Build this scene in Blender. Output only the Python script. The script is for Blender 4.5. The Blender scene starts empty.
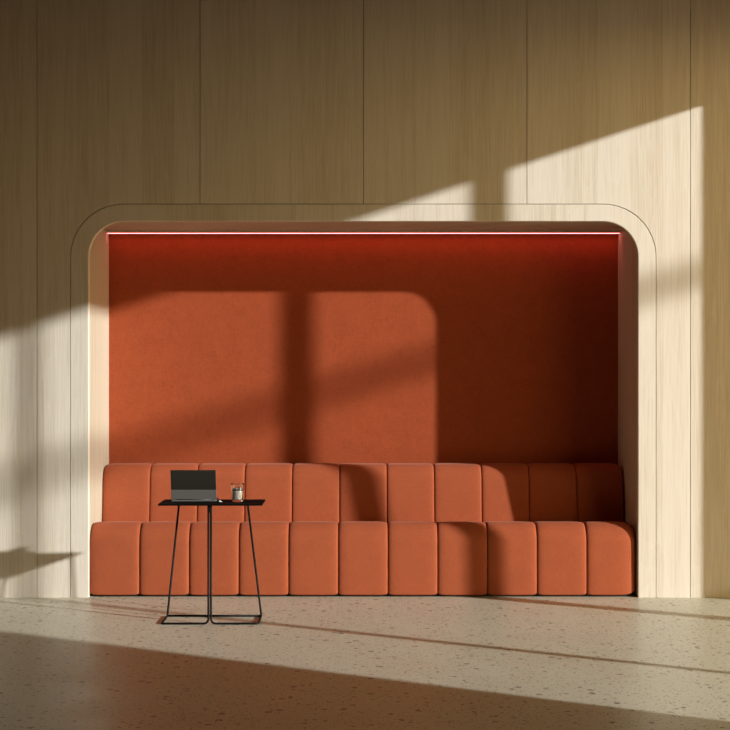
import bpy, bmesh, math, random
from mathutils import Vector, Matrix

random.seed(7)
scene = bpy.context.scene
COL = scene.collection

# ------------------------------------------------------------------ helpers
def link(name, mesh, mat=None, parent=None):
    o = bpy.data.objects.new(name, mesh)
    COL.objects.link(o)
    if mat is not None:
        mesh.materials.append(mat)
    if parent is not None:
        o.parent = parent
    return o

def finish(name, bm, mat, parent=None, smooth=False, loc=None):
    """bmesh in world coordinates -> one mesh object (origin at loc, or the parent's origin)"""
    bmesh.ops.recalc_face_normals(bm, faces=bm.faces[:])
    off = Vector(loc) if loc is not None else Vector((0, 0, 0))
    if parent is not None:
        off = off + world_loc(parent)
    bmesh.ops.translate(bm, verts=bm.verts[:], vec=-off)
    me = bpy.data.meshes.new(name)
    bm.to_mesh(me)
    bm.free()
    if smooth:
        for p in me.polygons:
            p.use_smooth = True
    o = link(name, me, mat, parent)
    if loc is not None:
        o.location = Vector(loc)
    return o

def world_loc(o):
    v = Vector(o.location)
    while o.parent is not None:
        o = o.parent
        v += Vector(o.location)
    return v

def empty(name, loc):
    o = bpy.data.objects.new(name, None)
    o.empty_display_size = 0.1
    o.location = loc
    COL.objects.link(o)
    return o

def tag(o, label, cat, group=None):
    o['label'] = label
    o['category'] = cat
    if group:
        o['group'] = group
    return o

def struct(o):
    o['kind'] = 'structure'
    return o

def box(bm, x0, x1, y0, y1, z0, z1, bevel=0.0, seg=2):
    vs = [bm.verts.new((x, y, z)) for x in (x0, x1) for y in (y0, y1) for z in (z0, z1)]
    idx = [(0, 1, 3, 2), (4, 6, 7, 5), (0, 4, 5, 1), (2, 3, 7, 6), (0, 2, 6, 4), (1, 5, 7, 3)]
    fs = [bm.faces.new([vs[i] for i in f]) for f in idx]
    if bevel > 0:
        es = list({e for f in fs for e in f.edges})
        bmesh.ops.bevel(bm, geom=es, offset=bevel, segments=seg, profile=0.5, affect='EDGES')
    return bm

def prism(bm, pts, y0, y1):
    """polygon in the x-z plane pushed from y0 to y1"""
    a = [bm.verts.new((x, y0, z)) for x, z in pts]
    b = [bm.verts.new((x, y1, z)) for x, z in pts]
    bm.faces.new(a)
    bm.faces.new(list(reversed(b)))
    n = len(pts)
    for i in range(n):
        j = (i + 1) % n
        bm.faces.new((a[i], b[i], b[j], a[j]))
    return bm

def fillet_path(pts, radii, n=8):
    out = [Vector(pts[0])]
    for i in range(1, len(pts) - 1):
        p, a, b = Vector(pts[i]), Vector(pts[i - 1]), Vector(pts[i + 1])
        u, v = (a - p).normalized(), (b - p).normalized()
        ang = u.angle(v)
        r = radii[i]
        d = r / math.tan(ang / 2)
        p1, p2 = p + u * d, p + v * d
        c = p + (u + v).normalized() * (r / math.sin(ang / 2))
        s, e = p1 - c, p2 - c
        tot = s.angle(e)
        ax = s.cross(e).normalized()
        for k in range(n + 1):
            out.append(c + Matrix.Rotation(tot * k / n, 3, ax) @ s)
    out.append(Vector(pts[-1]))
    return out

def tube(bm, path, r, sides=14):
    path = [Vector(p) for p in path]
    rings = []
    t0 = (path[1] - path[0]).normalized()
    nrm = t0.orthogonal().normalized()
    for i, p in enumerate(path):
        if i == 0:
            t = (path[1] - p).normalized()
        elif i == len(path) - 1:
            t = (p - path[i - 1]).normalized()
        else:
            t = ((path[i + 1] - p).normalized() + (p - path[i - 1]).normalized()).normalized()
        nrm = (nrm - t * nrm.dot(t)).normalized()
        bn = t.cross(nrm)
        rings.append([bm.verts.new(p + (nrm * math.cos(2 * math.pi * k / sides) + bn * math.sin(2 * math.pi * k / sides)) * r) for k in range(sides)])
    for a, b in zip(rings, rings[1:]):
        for k in range(sides):
            m = (k + 1) % sides
            bm.faces.new((a[k], a[m], b[m], b[k]))
    bm.faces.new(list(reversed(rings[0])))
    bm.faces.new(rings[-1])
    return bm

def lathe(bm, prof, cx, cy, seg=48, wob=None):
    rings = []
    for r, z in prof:
        if r < 1e-6:
            rings.append([bm.verts.new((cx, cy, z))])
        else:
            ring = []
            for k in range(seg):
                a = 2 * math.pi * k / seg
                rr = r * (1 + (wob(a, z) if wob else 0))
                ring.append(bm.verts.new((cx + rr * math.cos(a), cy + rr * math.sin(a), z)))
            rings.append(ring)
    for a, b in zip(rings, rings[1:]):
        for k in range(seg):
            m = (k + 1) % seg
            if len(a) == 1 and len(b) == 1:
                continue
            if len(a) == 1:
                bm.faces.new((a[0], b[k], b[m]))
            elif len(b) == 1:
                bm.faces.new((a[k], a[m], b[0]))
            else:
                bm.faces.new((a[k], a[m], b[m], b[k]))
    return bm

# ------------------------------------------------------------------ materials
def new_mat(name):
    m = bpy.data.materials.new(name)
    m.use_nodes = True
    nt = m.node_tree
    return m, nt, nt.nodes['Principled BSDF']

def N(nt, typ, **kw):
    n = nt.nodes.new(typ)
    for k, v in kw.items():
        if k.startswith('i_'):
            key = k[2:]
            n.inputs[int(key) if key.isdigit() else key.replace('_', ' ')].default_value = v
        else:
            setattr(n, k, v)
    return n

def ramp(nt, fac, stops, interp='LINEAR'):
    r = nt.nodes.new('ShaderNodeValToRGB')
    r.color_ramp.interpolation = interp
    el = r.color_ramp.elements
    while len(el) > 1:
        el.remove(el[-1])
    el[0].position, el[0].color = stops[0][0], (*stops[0][1], 1)
    for p, c in stops[1:]:
        e = el.new(p)
        e.color = (*c, 1)
    nt.links.new(fac, r.inputs[0])
    return r

def math_n(nt, op, a, b=None):
    n = nt.nodes.new('ShaderNodeMath')
    n.operation = op
    for i, v in enumerate((a, b)):
        if v is None:
            continue
        if isinstance(v, (int, float)):
            n.inputs[i].default_value = v
        else:
            nt.links.new(v, n.inputs[i])
    return n.outputs[0]

def mixc(nt, fac, a, b, mode='MIX'):
    n = nt.nodes.new('ShaderNodeMix')
    n.data_type = 'RGBA'
    n.blend_type = mode
    for s, v in ((n.inputs[0], fac), (n.inputs[6], a), (n.inputs[7], b)):
        if isinstance(v, (int, float)):
            s.default_value = v
        elif isinstance(v, tuple):
            s.default_value = (*v, 1)
        else:
            nt.links.new(v, s)
    return n.outputs[2]

def oak(name, base=(0.735, 0.655, 0.535)):
    m, nt, b = new_mat(name)
    L = nt.links.new
    tc = N(nt, 'ShaderNodeTexCoord')
    oi = N(nt, 'ShaderNodeObjectInfo')
    off = math_n(nt, 'MULTIPLY', oi.outputs['Random'], 37.0)
    comb = N(nt, 'ShaderNodeCombineXYZ')
    L(off, comb.inputs[0]); L(off, comb.inputs[2])
    add = N(nt, 'ShaderNodeVectorMath', operation='ADD')
    L(tc.outputs['Object'], add.inputs[0]); L(comb.outputs[0], add.inputs[1])
    P = add.outputs[0]
    # veneer leaves, each with its own tone and grain offset
    sep = N(nt, 'ShaderNodeSeparateXYZ'); L(P, sep.inputs[0])
    leaf = math_n(nt, 'FLOOR', math_n(nt, 'MULTIPLY', math_n(nt, 'ADD', sep.outputs[0], sep.outputs[1]), 4.6))
    wn = N(nt, 'ShaderNodeTexWhiteNoise', noise_dimensions='1D'); L(leaf, wn.inputs['W'])
    cl = N(nt, 'ShaderNodeCombineXYZ')
    L(math_n(nt, 'MULTIPLY', wn.outputs['Value'], 11.0), cl.inputs[0])
    L(math_n(nt, 'MULTIPLY', wn.outputs['Value'], 23.0), cl.inputs[2])
    add2 = N(nt, 'ShaderNodeVectorMath', operation='ADD'); L(P, add2.inputs[0]); L(cl.outputs[0], add2.inputs[1])
    Q = add2.outputs[0]
    # fine straight grain
    mp = N(nt, 'ShaderNodeMapping'); mp.inputs['Scale'].default_value = (120, 120, 2.2); L(Q, mp.inputs[0])
    n1 = N(nt, 'ShaderNodeTexNoise', i_Scale=1.0, i_Detail=5.0, i_Roughness=0.6); L(mp.outputs[0], n1.inputs['Vector'])
    # broad streaks
    mp2 = N(nt, 'ShaderNodeMapping'); mp2.inputs['Scale'].default_value = (14, 14, 0.5); L(Q, mp2.inputs[0])
    n2 = N(nt, 'ShaderNodeTexNoise', i_Scale=1.0, i_Detail=3.0); L(mp2.outputs[0], n2.inputs['Vector'])
    # cathedral figure
    mp3 = N(nt, 'ShaderNodeMapping'); mp3.inputs['Scale'].default_value = (3.2, 3.2, 0.36); L(Q, mp3.inputs[0])
    n3 = N(nt, 'ShaderNodeTexNoise', i_Scale=1.0, i_Detail=1.5, i_Distortion=0.4); L(mp3.outputs[0], n3.inputs['Vector'])
    rings = math_n(nt, 'FRACT', math_n(nt, 'MULTIPLY', n3.outputs[0], 34.0))
    figure = ramp(nt, rings, [(0.0, (0, 0, 0)), (0.35, (0.5, 0.5, 0.5)), (0.85, (0.75, 0.75, 0.75)), (1.0, (1, 1, 1))])
    dark = tuple(c * k for c, k in zip(base, (0.74, 0.68, 0.57)))
    lite = tuple(min(1, c * k) for c, k in zip(base, (1.05, 1.06, 1.08)))
    f = math_n(nt, 'ADD', math_n(nt, 'MULTIPLY', n1.outputs[0], 0.95), math_n(nt, 'MULTIPLY', n2.outputs[0], 0.45))
    f = math_n(nt, 'ADD', f, math_n(nt, 'MULTIPLY', figure.outputs[0], -0.08))
    f = math_n(nt, 'ADD', f, math_n(nt, 'MULTIPLY', wn.outputs['Value'], 0.22))
    f = math_n(nt, 'SUBTRACT', f, 0.20)
    r = ramp(nt, f, [(0.15, dark), (0.62, base), (0.95, lite)])
    L(r.outputs[0], b.inputs['Base Color'])
    b.inputs['Roughness'].default_value = 0.55
    b.inputs['Specular IOR Level'].default_value = 0.25
    bp = N(nt, 'ShaderNodeBump', i_Strength=0.06, i_Distance=0.002); L(n1.outputs[0], bp.inputs['Height'])
    L(bp.outputs[0], b.inputs['Normal'])
    return m

def fabric(name, col, sheen=0.25, weave=900.0, mottled=0.12):
    m, nt, b = new_mat(name)
    L = nt.links.new
    tc = N(nt, 'ShaderNodeTexCoord')
    n1 = N(nt, 'ShaderNodeTexNoise', i_Scale=9.0, i_Detail=6.0, i_Roughness=0.65); L(tc.outputs['Object'], n1.inputs['Vector'])
    mp = N(nt, 'ShaderNodeMapping'); mp.inputs['Scale'].default_value = (30, 30, 240); L(tc.outputs['Object'], mp.inputs[0])
    n2 = N(nt, 'ShaderNodeTexNoise', i_Scale=1.0, i_Detail=2.0); L(mp.outputs[0], n2.inputs['Vector'])
    mp3 = N(nt, 'ShaderNodeMapping'); mp3.inputs['Scale'].default_value = (240, 240, 30); L(tc.outputs['Object'], mp3.inputs[0])
    n3 = N(nt, 'ShaderNodeTexNoise', i_Scale=1.0, i_Detail=2.0); L(mp3.outputs[0], n3.inputs['Vector'])
    w = math_n(nt, 'ADD', math_n(nt, 'MULTIPLY', n2.outputs[0], 0.5), math_n(nt, 'MULTIPLY', n3.outputs[0], 0.5))
    f = math_n(nt, 'ADD', math_n(nt, 'MULTIPLY', w, 0.7), math_n(nt, 'MULTIPLY', n1.outputs[0], 0.3))
    r = ramp(nt, f, [(0.36, tuple(c * (1 - mottled) for c in col)), (0.64, tuple(c * (1 + mottled) for c in col))])
    L(r.outputs[0], b.inputs['Base Color'])
    b.inputs['Roughness'].default_value = 0.92
    b.inputs['Specular IOR Level'].default_value = 0.12
    b.inputs['Sheen Weight'].default_value = sheen
    b.inputs['Sheen Roughness'].default_value = 0.45
    b.inputs['Sheen Tint'].default_value = (1.0, 0.62, 0.45, 1)
    bp = N(nt, 'ShaderNodeBump', i_Strength=0.12, i_Distance=0.002); L(w, bp.inputs['Height'])
    L(bp.outputs[0], b.inputs['Normal'])
    return m

def plain(name, col, rough=0.5, metal=0.0, spec=0.5, bump=0.0, bscale=200.0):
    m, nt, b = new_mat(name)
    tc = N(nt, 'ShaderNodeTexCoord')
    n = N(nt, 'ShaderNodeTexNoise', i_Scale=bscale, i_Detail=3.0)
    nt.links.new(tc.outputs['Object'], n.inputs['Vector'])
    r = ramp(nt, n.outputs[0], [(0.3, tuple(c * 0.94 for c in col)), (0.7, tuple(min(1, c * 1.06) for c in col))])
    nt.links.new(r.outputs[0], b.inputs['Base Color'])
    b.inputs['Roughness'].default_value = rough
    b.inputs['Metallic'].default_value = metal
    b.inputs['Specular IOR Level'].default_value = spec
    if bump:
        bp = N(nt, 'ShaderNodeBump', i_Strength=bump, i_Distance=0.001)
        nt.links.new(n.outputs[0], bp.inputs['Height'])
        nt.links.new(bp.outputs[0], b.inputs['Normal'])
    return m

def terrazzo():
    m, nt, b = new_mat('terrazzo')
    L = nt.links.new
    tc = N(nt, 'ShaderNodeTexCoord')
    P = tc.outputs['Object']
    base = N(nt, 'ShaderNodeTexNoise', i_Scale=2.2, i_Detail=5.0, i_Roughness=0.6); L(P, base.inputs['Vector'])
    c = ramp(nt, base.outputs[0], [(0.3, (0.55, 0.515, 0.385)), (0.7, (0.64, 0.60, 0.455))]).outputs[0]
    fine = N(nt, 'ShaderNodeTexNoise', i_Scale=160.0, i_Detail=3.0); L(P, fine.inputs['Vector'])
    c = mixc(nt, 0.35, c, ramp(nt, fine.outputs[0], [(0.35, (0.36, 0.33, 0.23)), (0.65, (0.74, 0.69, 0.51))]).outputs[0])
    warp = N(nt, 'ShaderNodeTexNoise', i_Scale=60.0, i_Detail=1.0); L(P, warp.inputs['Vector'])
    vm = N(nt, 'ShaderNodeVectorMath', operation='SCALE'); L(warp.outputs['Color'], vm.inputs[0]); vm.inputs[3].default_value = 0.012
    va = N(nt, 'ShaderNodeVectorMath', operation='ADD'); L(P, va.inputs[0]); L(vm.outputs[0], va.inputs[1])
    for scale, cut, lo, cols in (
        (24.0, 0.78, 0.46, [(0.0, (0.10, 0.062, 0.036)), (0.35, (0.24, 0.12, 0.07)), (0.6, (0.62, 0.52, 0.40)), (0.82, (0.17, 0.12, 0.08))]),
        (56.0, 0.50, 0.47, [(0.0, (0.12, 0.08, 0.05)), (0.3, (0.72, 0.64, 0.50)), (0.62, (0.26, 0.16, 0.10)), (0.8, (0.20, 0.15, 0.10))]),
    ):
        v = N(nt, 'ShaderNodeTexVoronoi', i_Scale=scale); L(va.outputs[0], v.inputs['Vector'])
        sp = N(nt, 'ShaderNodeSeparateColor'); L(v.outputs['Color'], sp.inputs[0])
        pick = math_n(nt, 'GREATER_THAN', sp.outputs[0], cut)
        size = math_n(nt, 'LESS_THAN', v.outputs['Distance'], math_n(nt, 'ADD', math_n(nt, 'MULTIPLY', sp.outputs[2], 0.25), lo - 0.25))
        mask = math_n(nt, 'MULTIPLY', math_n(nt, 'MULTIPLY', pick, size), 0.8)
        chip = ramp(nt, sp.outputs[1], cols, 'CONSTANT').outputs[0]
        c = mixc(nt, mask, c, chip)
    L(c, b.inputs['Base Color'])
    rr = ramp(nt, base.outputs[0], [(0.3, (0.34,) * 3), (0.7, (0.42,) * 3)])
    L(rr.outputs[0], b.inputs['Roughness'])
    b.inputs['Specular IOR Level'].default_value = 0.42
    return m

OAK = oak('oak_veneer')
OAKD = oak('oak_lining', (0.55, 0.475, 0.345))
FAB = fabric('rust_velvet', (0.365, 0.087, 0.034), sheen=0.12)
FABW = fabric('rust_wall_fabric', (0.325, 0.067, 0.023), sheen=0.06, mottled=0.16)
TERR = terrazzo()
DARKGAP = plain('shadow_gap_black', (0.02, 0.014, 0.008), 0.9)
PLINTH = plain('plinth_black', (0.008, 0.006, 0.005), 0.7)
BLACK = plain('black_powder_coat', (0.006, 0.005, 0.004), 0.6, spec=0.2, bump=0.05, bscale=900)
TOPM = plain('black_laminate', (0.005, 0.004, 0.003), 0.8, spec=0.06)
PLASTER = plain('warm_plaster', (0.13, 0.073, 0.02), 0.9, bump=0.1, bscale=60)
CEILP = plain('ceiling_paint', (0.09, 0.048, 0.014), 0.9)
FRAMEM = plain('bronze_window_frame', (0.05, 0.04, 0.03), 0.5)
PAVING = plain('paving', (0.62, 0.50, 0.32), 0.9)
LID_D = plain('lid_charcoal', (0.022, 0.019, 0.013), 0.45)
LID_L = plain('lid_grey', (0.125, 0.115, 0.10), 0.5)
KEYS = plain('key_black', (0.02, 0.02, 0.02), 0.6)
SCREEN = plain('screen_dark_glass', (0.01, 0.01, 0.012), 0.1)
WHITE = plain('white_plastic', (0.80, 0.76, 0.70), 0.35)

def glassmat(name, ior, col=(1, 1, 1), rough=0.0):
    m, nt, b = new_mat(name)
    tc = N(nt, 'ShaderNodeTexCoord')
    n = N(nt, 'ShaderNodeTexNoise', i_Scale=40.0)
    nt.links.new(tc.outputs['Object'], n.inputs['Vector'])
    bp = N(nt, 'ShaderNodeBump', i_Strength=0.03, i_Distance=0.002)
    nt.links.new(n.outputs[0], bp.inputs['Height'])
    nt.links.new(bp.outputs[0], b.inputs['Normal'])
    b.inputs['Base Color'].default_value = (*col, 1)
    b.inputs['Transmission Weight'].default_value = 1.0
    b.inputs['IOR'].default_value = ior
    b.inputs['Roughness'].default_value = rough
    return m
GLASS = glassmat('clear_glass', 1.45)
DRINK = plain('drink_pale_refraction', (0.92, 0.83, 0.70), 0.25)  # pale colour stands in for bright refraction through the drink
DRINKD = plain('drink_top_dark', (0.05, 0.025, 0.012), 0.25)  # thin dark layer at the top of the drink
ICE = glassmat('ice', 1.31, (0.95, 0.93, 0.90), 0.3)
ICE.node_tree.nodes['Principled BSDF'].inputs['Transmission Weight'].default_value = 0.45

def led():
    m, nt, b = new_mat('led_diffuser')
    b.inputs['Base Color'].default_value = (0.8, 0.7, 0.6, 1)
    b.inputs['Emission Color'].default_value = (1.0, 0.20, 0.21, 1)
    b.inputs['Emission Strength'].default_value = 6.4
    return m
LED = led()

# ------------------------------------------------------------------ dimensions (metres)
# wall front plane is y = 0, room towards -y, niche towards +y, camera at y = -10
NL, NR, NT = -1.842, 1.820, 2.508          # niche opening
ND = 0.79                                  # niche depth
RI = 0.235                                 # opening corner radius
SW = 0.119                                 # width of the surround
G = 0.0020                                 # half a panel joint
WT, WB = 4.30, 0.0
XL, XR = -3.4, 3.5
CEIL = 4.30

# ------------------------------------------------------------------ setting
bm = bmesh.new(); box(bm, XL - 0.2, XR + 0.2, -11.5, 1.0, -0.12, 0.0)
floor = struct(finish('floor', bm, TERR))

# backing wall behind the veneer, with the niche cut out
bm = bmesh.new()
box(bm, XL, NL - 0.02, 0.024, 0.12, WB, WT)
box(bm, NR + 0.02, XR, 0.024, 0.12, WB, WT)
box(bm, NL - 0.02, NR + 0.02, 0.024, 0.12, NT + 0.02, WT)
wall_back = struct(finish('wall_back', bm, DARKGAP))

def arc(cx, cz, r, a0, a1, n=20):
    return [(cx + r * math.cos(math.radians(a0 + (a1 - a0) * k / n)), cz + r * math.sin(math.radians(a0 + (a1 - a0) * k / n))) for k in range(n + 1)]

OL, OR, OT, RO = NL - SW, NR + SW, NT + SW * 0.95, RI + SW      # outer outline of the surround
seams = [(px - 365) / 150 for px in (37, 200, 363.5, 527, 690.5)]
def panel(pts):
    bm = bmesh.new()
    prism(bm, pts, 0.0, 0.022)
    o = finish('oak_panel', bm, OAK, wall_back)
    return o
s0, s1, s2, s3, s4 = seams
gl, gr, gt = OL - G * 2, OR + G * 2, OT + G * 2                 # panel edge along the surround joint
panel([(XL, WB), (s0 - G, WB), (s0 - G, WT), (XL, WT)])
panel([(s0 + G, WB), (gl, WB)] + list(reversed(arc(gl + RO, gt - RO, RO, 90, 180))) [0:] [::1] + [(s1 - G, gt), (s1 - G, WT), (s0 + G, WT)])
panel([(s1 + G, gt), (s2 - G, gt), (s2 - G, WT), (s1 + G, WT)])
panel([(s2 + G, gt), (s3 - G, gt), (s3 - G, WT), (s2 + G, WT)])
panel([(gr, WB), (s4 - G, WB), (s4 - G, WT), (s3 + G, WT), (s3 + G, gt)] + list(reversed(arc(gr - RO, gt - RO, RO, 0, 90))))
panel([(s4 + G, WB), (XR, WB), (XR, WT), (s4 + G, WT)])

# surround with the rounded opening (a slightly eased inner edge)
def outline(l, r, t, rad, n=24):
    return [(l, WB)] + list(reversed(arc(l + rad, t - rad, rad, 90, 180, n))) + list(reversed(arc(r - rad, t - rad, rad, 0, 90, n))) + [(r, WB)]
bm = bmesh.new()
rows = []
ease = 0.006
spec = [(outline(OL, OR, OT, RO), 0.022), (outline(OL, OR, OT, RO), 0.0)]
for k in range(5):
    a = math.radians(90 * k / 4)
    d = ease * (1 - math.sin(a))
    spec.append((outline(NL - d, NR + d, NT + d, RI + d), ease * (1 - math.cos(a))))
spec.append((outline(NL, NR, NT, RI), 0.04))
for pts, y in spec:
    rows.append([bm.verts.new((x, y, z)) for x, z in pts])
rows.append(None)
for a, b in zip(rows[:-1], rows[1:-1]):
    for k in range(len(a) - 1):
        bm.faces.new((a[k], a[k + 1], b[k + 1], b[k]))
for k in range(len(rows[0]) - 1):
    bm.faces.new((rows[0][k], rows[-2][k], rows[-2][k + 1], rows[0][k + 1]))
trim = struct(finish('trim_1', bm, OAK))

# niche lining
bm = bmesh.new(); box(bm, NL - 0.02, NL, 0.04, ND + 0.06, 0, NT + 0.02)
struct(finish('wall_niche_left', bm, OAKD))
bm = bmesh.new(); box(bm, NR, NR + 0.02, 0.04, ND + 0.06, 0, NT + 0.02)
struct(finish('wall_niche_right', bm, OAKD))
bm = bmesh.new(); box(bm, NL, NR, 0.04, ND + 0.06, NT, NT + 0.02)
struct(finish('ceiling_niche', bm, OAKD))
bm = bmesh.new(); box(bm, NL, NR, ND, ND + 0.06, 0, NT)
struct(finish('wall_niche_back', bm, FABW))

# the rest of the room
bm = bmesh.new(); box(bm, XL - 0.12, XL, -11.5, 0.12, 0, WT)
struct(finish('wall_left', bm, PLASTER))
bm = bmesh.new(); box(bm, XL - 0.12, XR + 0.12, -11.5, 0.12, CEIL, CEIL + 0.15)
struct(finish('ceiling', bm, CEILP))
bm = bmesh.new(); box(bm, XL - 0.12, XR + 0.12, -11.62, -11.5, 0, WT)
struct(finish('wall_front', bm, PLASTER))
Y0, Y1, ZT = -4.70, -0.02, 3.733
bm = bmesh.new()
box(bm, XR, XR + 0.12, -11.5, Y0, 0, CEIL)
box(bm, XR, XR + 0.12, Y1, 0.12, 0, CEIL)
box(bm, XR, XR + 0.12, Y0, Y1, ZT, CEIL)
struct(finish('wall_right', bm, PLASTER))
win = struct(empty('window_1', (XR + 0.06, (Y0 + Y1) / 2, 0)))
for c, a, d in ((-0.722, 0.064, 0.12), (-1.641, 0.086, 0.12), (-3.468, 0.045, 0.06)):
    bm = bmesh.new(); box(bm, XR, XR + d, c - a / 2, c + a / 2, 0, ZT)
    finish('mullion', bm, FRAMEM, win)
# outside, unseen: slim beam on two posts, added to cast the sloping shadow band
bm = bmesh.new(); box(bm, XR + 0.2, 60, -50, 30, -0.15, -0.02)
struct(finish('ground', bm, PAVING))
bm = bmesh.new()
BX = 14.0
def beam_z(y):
    return 2.05 + 0.332 * (BX - 1.82) - 0.05 * (y + 7.3)
for ya, yb in ((-14.0, -2.5),):
    box(bm, BX, BX + 0.10, ya, yb, -0.058, 0.058)
    for v in bm.verts:
        v.co.z += beam_z(v.co.y)
for y in (-14.0, -2.6):
    box(bm, BX, BX + 0.10, y, y + 0.10, -0.02, beam_z(y) - 0.05)
struct(finish('shadow_beam', bm, FRAMEM))

# ------------------------------------------------------------------ linear light in the niche
ly0, ly1 = ND - 0.105, ND - 0.068
lamp = empty('linear_light', ((NL + NR) / 2, (ly0 + ly1) / 2, NT))
tag(lamp, 'thin glowing strip light along the top back edge of the alcove ceiling', 'light')
bm = bmesh.new(); box(bm, NL + 0.004, NR - 0.004, ly0 - 0.004, ly1 + 0.004, NT - 0.018, NT + 0.001)
finish('housing', bm, OAKD, lamp)
bm = bmesh.new(); box(bm, NL + 0.006, NR - 0.006, ly0, ly1, NT - 0.0195, NT - 0.018)
finish('diffuser', bm, LED, lamp)

# ------------------------------------------------------------------ sofa
def inset_poly(P, e):
    n = len(P)
    out = []
    for i in range(n):
        a, p, b = Vector(P[i - 1]), Vector(P[i]), Vector(P[(i + 1) % n])
        d1, d2 = (p - a).normalized(), (b - p).normalized()
        n1, n2 = Vector((-d1.y, d1.x)), Vector((-d2.y, d2.x))       # inward for counter-clockwise
        s = n1 + n2
        out.append(p + s * (e / max(0.2, 0.5 * s.length_squared)))
    return out

def rounded(P, R, n=8):
    m = len(P)
    out = []
    for i in range(m):
        a, p, b = Vector(P[i - 1]), Vector(P[i]), Vector(P[(i + 1) % m])
        u, v = (a - p).normalized(), (b - p).normalized()
        ang = u.angle(v)
        d = R[i] / math.tan(ang / 2)
        p1, p2 = p + u * d, p + v * d
        c = p + (u + v).normalized() * (R[i] / math.sin(ang / 2))
        s, e = p1 - c, p2 - c
        a0 = math.atan2(s.y, s.x); a1 = math.atan2(e.y, e.x)
        while a1 < a0:
            a1 += 2 * math.pi
        if a1 - a0 > math.pi:
            a1 -= 2 * math.pi
        for k in range(n + 1):
            t = a0 + (a1 - a0) * k / n
            out.append((c.x + R[i] * math.cos(t), c.y + R[i] * math.sin(t)))
    return out

def cushion(name, P, R, x0, x1, parent, mat, EL=0.045, ER=0.045, pl=5.0, pr=5.0, n=28):
    """side outline P (counter-clockwise y-z, corner radii R) swept along x with pillowed ends"""
    bm = bmesh.new()
    c, h = (x0 + x1) / 2, (x1 - x0) / 2
    rings = []
    for k in range(n + 1):
        u = -math.cos(math.pi * k / n)
        E, p = (EL, pl) if u < 0 else (ER, pr)
        au = min(1.0, abs(u))
        e = E * (1 - max(0.0, 1 - au ** p) ** (1 / p))
        Q = inset_poly(P, e)
        ring = rounded(Q, [max(0.006, r - e * 0.75) for r in R])
        rings.append([bm.verts.new((c + h * u, y, z)) for y, z in ring])
    m = len(rings[0])
    for a, b in zip(rings, rings[1:]):
        for k in range(m):
            j = (k + 1) % m
            bm.faces.new((a[k], a[j], b[j], b[k]))
    bm.faces.new(rings[0]); bm.faces.new(list(reversed(rings[-1])))
    return finish(name, bm, mat, parent, smooth=True)

SX0, SX1 = NL + 0.002, NR - 0.006
sofa = empty('banquette_sofa', ((SX0 + SX1) / 2, 0.38, 0))
tag(sofa, 'long rust orange channel-tufted sofa filling the wooden alcove', 'sofa')
seatP = [(0.012, 0.012), (0.66, 0.012), (0.66, 0.440), (0.018, 0.504)]
seatR = [0.012, 0.01, 0.03, 0.130]
backP = [(0.455, 0.30), (0.765, 0.30), (0.765, 0.851), (0.520, 0.845)]
backR = [0.02, 0.02, 0.05, 0.115]
NCH = 11
wch = (SX1 - SX0) / NCH
for k in range(NCH):
    a, b = SX0 + k * wch + 0.0006, SX0 + (k + 1) * wch - 0.0006
    first, last = k == 0, k == NCH - 1
    cushion('seat_cushion', seatP, seatR, a, b, sofa, FAB, 0.036 if first else 0.034, 0.075 if last else 0.034, 5 if first else 6, 3.4 if last else 6)
    cushion('back_cushion', backP, backR, a, b, sofa, FAB, 0.036 if first else 0.028, 0.045 if last else 0.028, 5 if first else 7, 4 if last else 7)
bm = bmesh.new(); box(bm, SX0 + 0.02, SX1 - 0.02, 0.045, 0.74, 0.0, 0.014)
finish('plinth', bm, PLINTH, sofa)

# ------------------------------------------------------------------ side table
TX0, TX1, TY0, TY1, TZ = -1.233, -0.613, -1.075, -0.765, 0.723
BXL, BXR, BYF, BYB, RR = -1.216, -0.638, -1.045, -0.768, 0.0066
CX = (BXL + BXR) / 2
table = empty('side_table', (CX, (BYF + BYB) / 2, 0))
tag(table, 'small black side table on thin bent metal rods before the sofa', 'table')
bm = bmesh.new(); box(bm, TX0, TX1, TY0, TY1, TZ - 0.011, TZ, 0.003, 2)
finish('tabletop', bm, TOPM, table)
for sgn, bx, tx in ((-1, BXL, -1.146), (1, BXR, -0.727)):
    cx = CX + sgn * (RR + 0.0012)
    pts = [(cx, BYF, TZ - 0.010), (cx, BYF, RR), (bx, BYF, RR), (bx, BYB, RR), (tx, BYB + 0.03, TZ - 0.010)]
    bm = bmesh.new(); tube(bm, fillet_path(pts, [0, 0.028, 0.02, 0.02, 0]), RR)
    finish('rod_frame', bm, BLACK, table, smooth=True)
bm = bmesh.new(); tube(bm, [(BXL + 0.004, BYB, RR), (BXR - 0.004, BYB, RR)], RR)
finish('rear_rail', bm, BLACK, table, smooth=True)
bm = bmesh.new(); box(bm, CX - 0.0115, CX + 0.0115, BYF - 0.010, BYF + 0.010, TZ - 0.055, TZ - 0.010, 0.003)
finish('collar', bm, BLACK, table)

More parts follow.
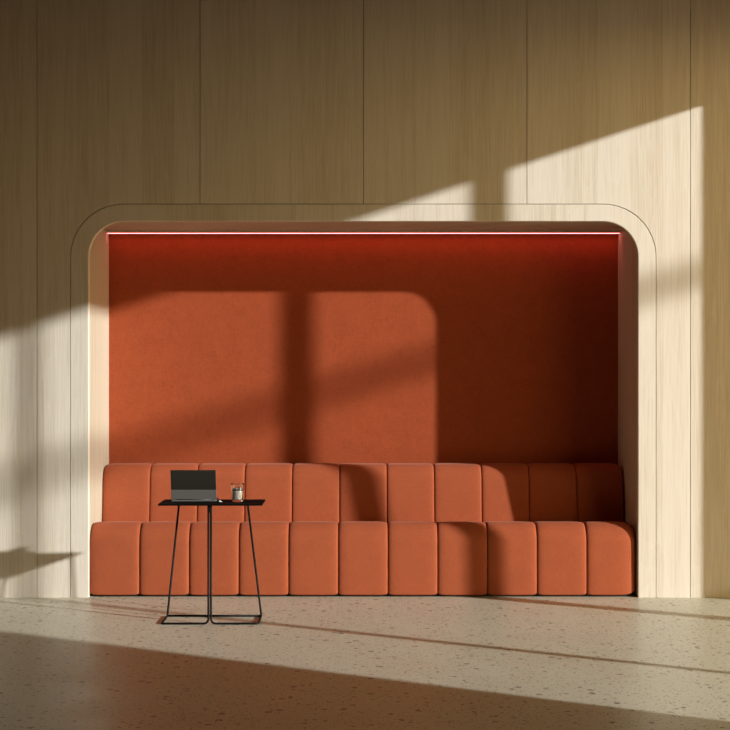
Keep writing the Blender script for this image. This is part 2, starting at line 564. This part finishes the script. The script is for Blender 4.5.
# ------------------------------------------------------------------ laptop (open, its back to the room)
LX0, LX1 = -1.172, -0.899
HY = -0.928
lap = empty('laptop', ((LX0 + LX1) / 2, HY + 0.08, TZ))
tag(lap, 'open laptop with two-tone dark lid standing on the black table', 'laptop')
bm = bmesh.new(); box(bm, LX0, LX1, HY, HY + 0.160, TZ + 0.0005, TZ + 0.012, 0.004, 3)
deck = finish('base', bm, LID_L, lap)
bm = bmesh.new(); box(bm, LX0 + 0.018, LX1 - 0.018, HY + 0.025, HY + 0.095, TZ + 0.0115, TZ + 0.0128)
finish('keyboard', bm, KEYS, lap)
bm = bmesh.new(); box(bm, -1.085, -0.993, HY + 0.105, HY + 0.150, TZ + 0.0115, TZ + 0.0124)
finish('touchpad', bm, LID_D, lap)
tilt = math.radians(14)
def lidpt(x, u, w):      # u up the lid, w through its thickness (towards the screen)
    return (x, HY + 0.004 - u * math.sin(tilt) + w * math.cos(tilt), TZ + 0.010 + u * math.cos(tilt) + w * math.sin(tilt))
def lidbox(bm, x0, x1, u0, u1, w0, w1, bev=0.0):
    n0 = len(bm.verts)
    box(bm, x0, x1, u0, u1, w0, w1, bev, 3)
    for v in bm.verts:
        x, u, w = v.co
        v.co = Vector(lidpt(x, u, w))
LH = 0.189
bm = bmesh.new(); lidbox(bm, LX0, LX1, 0.0645, LH, 0.0, 0.007, 0.0025)
finish('lid', bm, LID_D, lap)
bm = bmesh.new(); lidbox(bm, LX0, LX1, 0.004, 0.0645, -0.0004, 0.007, 0.002)
o = finish('lid_band', bm, LID_L, lap)
o['label'] = 'paler grey lower third of the lid'
bm = bmesh.new(); lidbox(bm, LX0 + 0.006, LX1 - 0.006, 0.014, LH - 0.006, 0.0068, 0.0078)
finish('screen', bm, SCREEN, lap)
bm = bmesh.new(); tube(bm, [(LX0 + 0.03, HY + 0.006, TZ + 0.0125), (LX1 - 0.03, HY + 0.006, TZ + 0.0125)], 0.0048)
finish('hinge', bm, LID_D, lap, smooth=True)

# ------------------------------------------------------------------ glass of iced water
gx, gy = -0.770, -0.935
gz = TZ + 0.0006
cup = empty('drinking_glass', (gx, gy, gz))
tag(cup, 'clear glass of iced drink with painted pale refraction standing right of the laptop', 'glass')
GH, RT, RB = 0.110, 0.0405, 0.0325
flute = lambda a, z: 0.010 * math.cos(14 * a) if gz + 0.012 < z < gz + GH - 0.03 else 0.0
prof = [(0, gz), (RB - 0.003, gz), (RB, gz + 0.003)]
for k in range(1, 13):
    t = k / 12
    prof.append((RB + (RT - RB) * t, gz + 0.003 + (GH - 0.004) * t))
prof += [(RT - 0.001, gz + GH), (RT - 0.0022, gz + GH - 0.001)]
for k in range(0, 9):
    t = 1 - k / 8
    prof.append((RB - 0.003 + (RT - RB) * t * 0.98, gz + 0.012 + (GH - 0.016) * t))
prof.append((0, gz + 0.011))
bm = bmesh.new(); lathe(bm, prof, gx, gy, 84, flute)
finish('tumbler', bm, GLASS, cup, smooth=True)
wl = gz + 0.076
def inner_r(z):
    return RB - 0.003 + (RT - RB) * 0.98 * (z - gz - 0.012) / (GH - 0.016)
bm = bmesh.new()
wd = wl - 0.007
lathe(bm, [(0, gz + 0.0125), (inner_r(gz + 0.0125) - 0.0012, gz + 0.0130), (inner_r(wd) - 0.0012, wd), (0, wd)], gx, gy, 64)
finish('drink', bm, DRINK, cup, smooth=False)
bm = bmesh.new()
lathe(bm, [(0, wd + 0.0003), (inner_r(wd) - 0.0012, wd + 0.0003), (inner_r(wl) - 0.0012, wl), (0, wl)], gx, gy, 64)
o = finish('drink_surface', bm, DRINKD, cup, smooth=False)
o['label'] = 'thin dark layer on top of the drink'
for i, (dx, dy, dz, rz, sz, lab) in enumerate(((-0.013, -0.008, 0.074, 0.4, 0.021, 'ice cube jutting from the drink on the left side of the glass'),
                                           (0.014, 0.006, 0.078, 1.1, 0.023, 'taller ice cube jutting from the drink on the right of the glass'))):
    bm = bmesh.new(); h = sz / 2
    box(bm, -h, h, -h, h, -h, h, 0.004, 3)
    bmesh.ops.rotate(bm, verts=bm.verts[:], cent=(0, 0, 0), matrix=Matrix.Rotation(rz, 3, 'Z') @ Matrix.Rotation(0.35, 3, 'X'))
    bmesh.ops.translate(bm, verts=bm.verts[:], vec=(gx + dx, gy + dy, gz + dz))
    o = finish('ice_cube', bm, ICE, None, smooth=True, loc=(gx + dx, gy + dy, gz + dz))
    tag(o, lab, 'ice', 'ice cubes in the glass')

# small pale earbud beside the laptop
bm = bmesh.new()
bmesh.ops.create_uvsphere(bm, u_segments=20, v_segments=12, radius=0.0062)
bmesh.ops.scale(bm, verts=bm.verts[:], vec=(1.15, 0.9, 0.9))
tube(bm, [(0.004, 0, -0.001), (0.014, -0.003, -0.0028)], 0.0024)
bmesh.ops.translate(bm, verts=bm.verts[:], vec=(-0.876, -0.955, TZ + 0.0058))
o = finish('earbud', bm, WHITE, None, smooth=True, loc=(-0.876, -0.955, TZ))
tag(o, 'tiny white earbud lying between the laptop and the glass', 'earbud')

# ------------------------------------------------------------------ light
sun = bpy.data.lights.new('sun', 'SUN')
sun.energy = 5.4
sun.angle = math.radians(1.05)
sun.color = (0.93, 0.965, 1.0)
so = bpy.data.objects.new('sun', sun)
so.rotation_euler = Vector((-1.0, 0.60, -0.332)).to_track_quat('-Z', 'Y').to_euler()
so.location = (12, -8, 6)
COL.objects.link(so)

w = bpy.data.worlds.new('world')
scene.world = w
w.use_nodes = True
bg = w.node_tree.nodes['Background']
# golden-hour sky: a bright hazy band along the horizon, dimmer and less yellow overhead
wnt = w.node_tree
wtc = N(wnt, 'ShaderNodeTexCoord')
wsep = N(wnt, 'ShaderNodeSeparateXYZ'); wnt.links.new(wtc.outputs['Generated'], wsep.inputs[0])
HOR, ZEN = (1.0, 0.71, 0.30), (0.15, 0.115, 0.065)
wr = ramp(wnt, wsep.outputs[2], [(0.0, HOR), (0.11, HOR), (0.27, ZEN), (1.0, ZEN)])
wnt.links.new(wr.outputs[0], bg.inputs[0])
bg.inputs[1].default_value = 5.3

# ------------------------------------------------------------------ camera
cam = bpy.data.cameras.new('camera')
cam.sensor_width = 36
cam.lens = 1500 / 730 * 36
co = bpy.data.objects.new('camera', cam)
co.location = (0, -10, 1.55)
co.rotation_euler = (math.radians(90), 0, 0)
COL.objects.link(co)
scene.camera = co

vs = scene.view_settings
vs.view_transform = 'Standard'
vs.look = 'None'
vs.exposure = 0.0
vs.gamma = 1.0
vs.use_curve_mapping = False
scene.cycles.use_denoising = True
scene.cycles.max_bounces = 10
scene.cycles.diffuse_bounces = 6
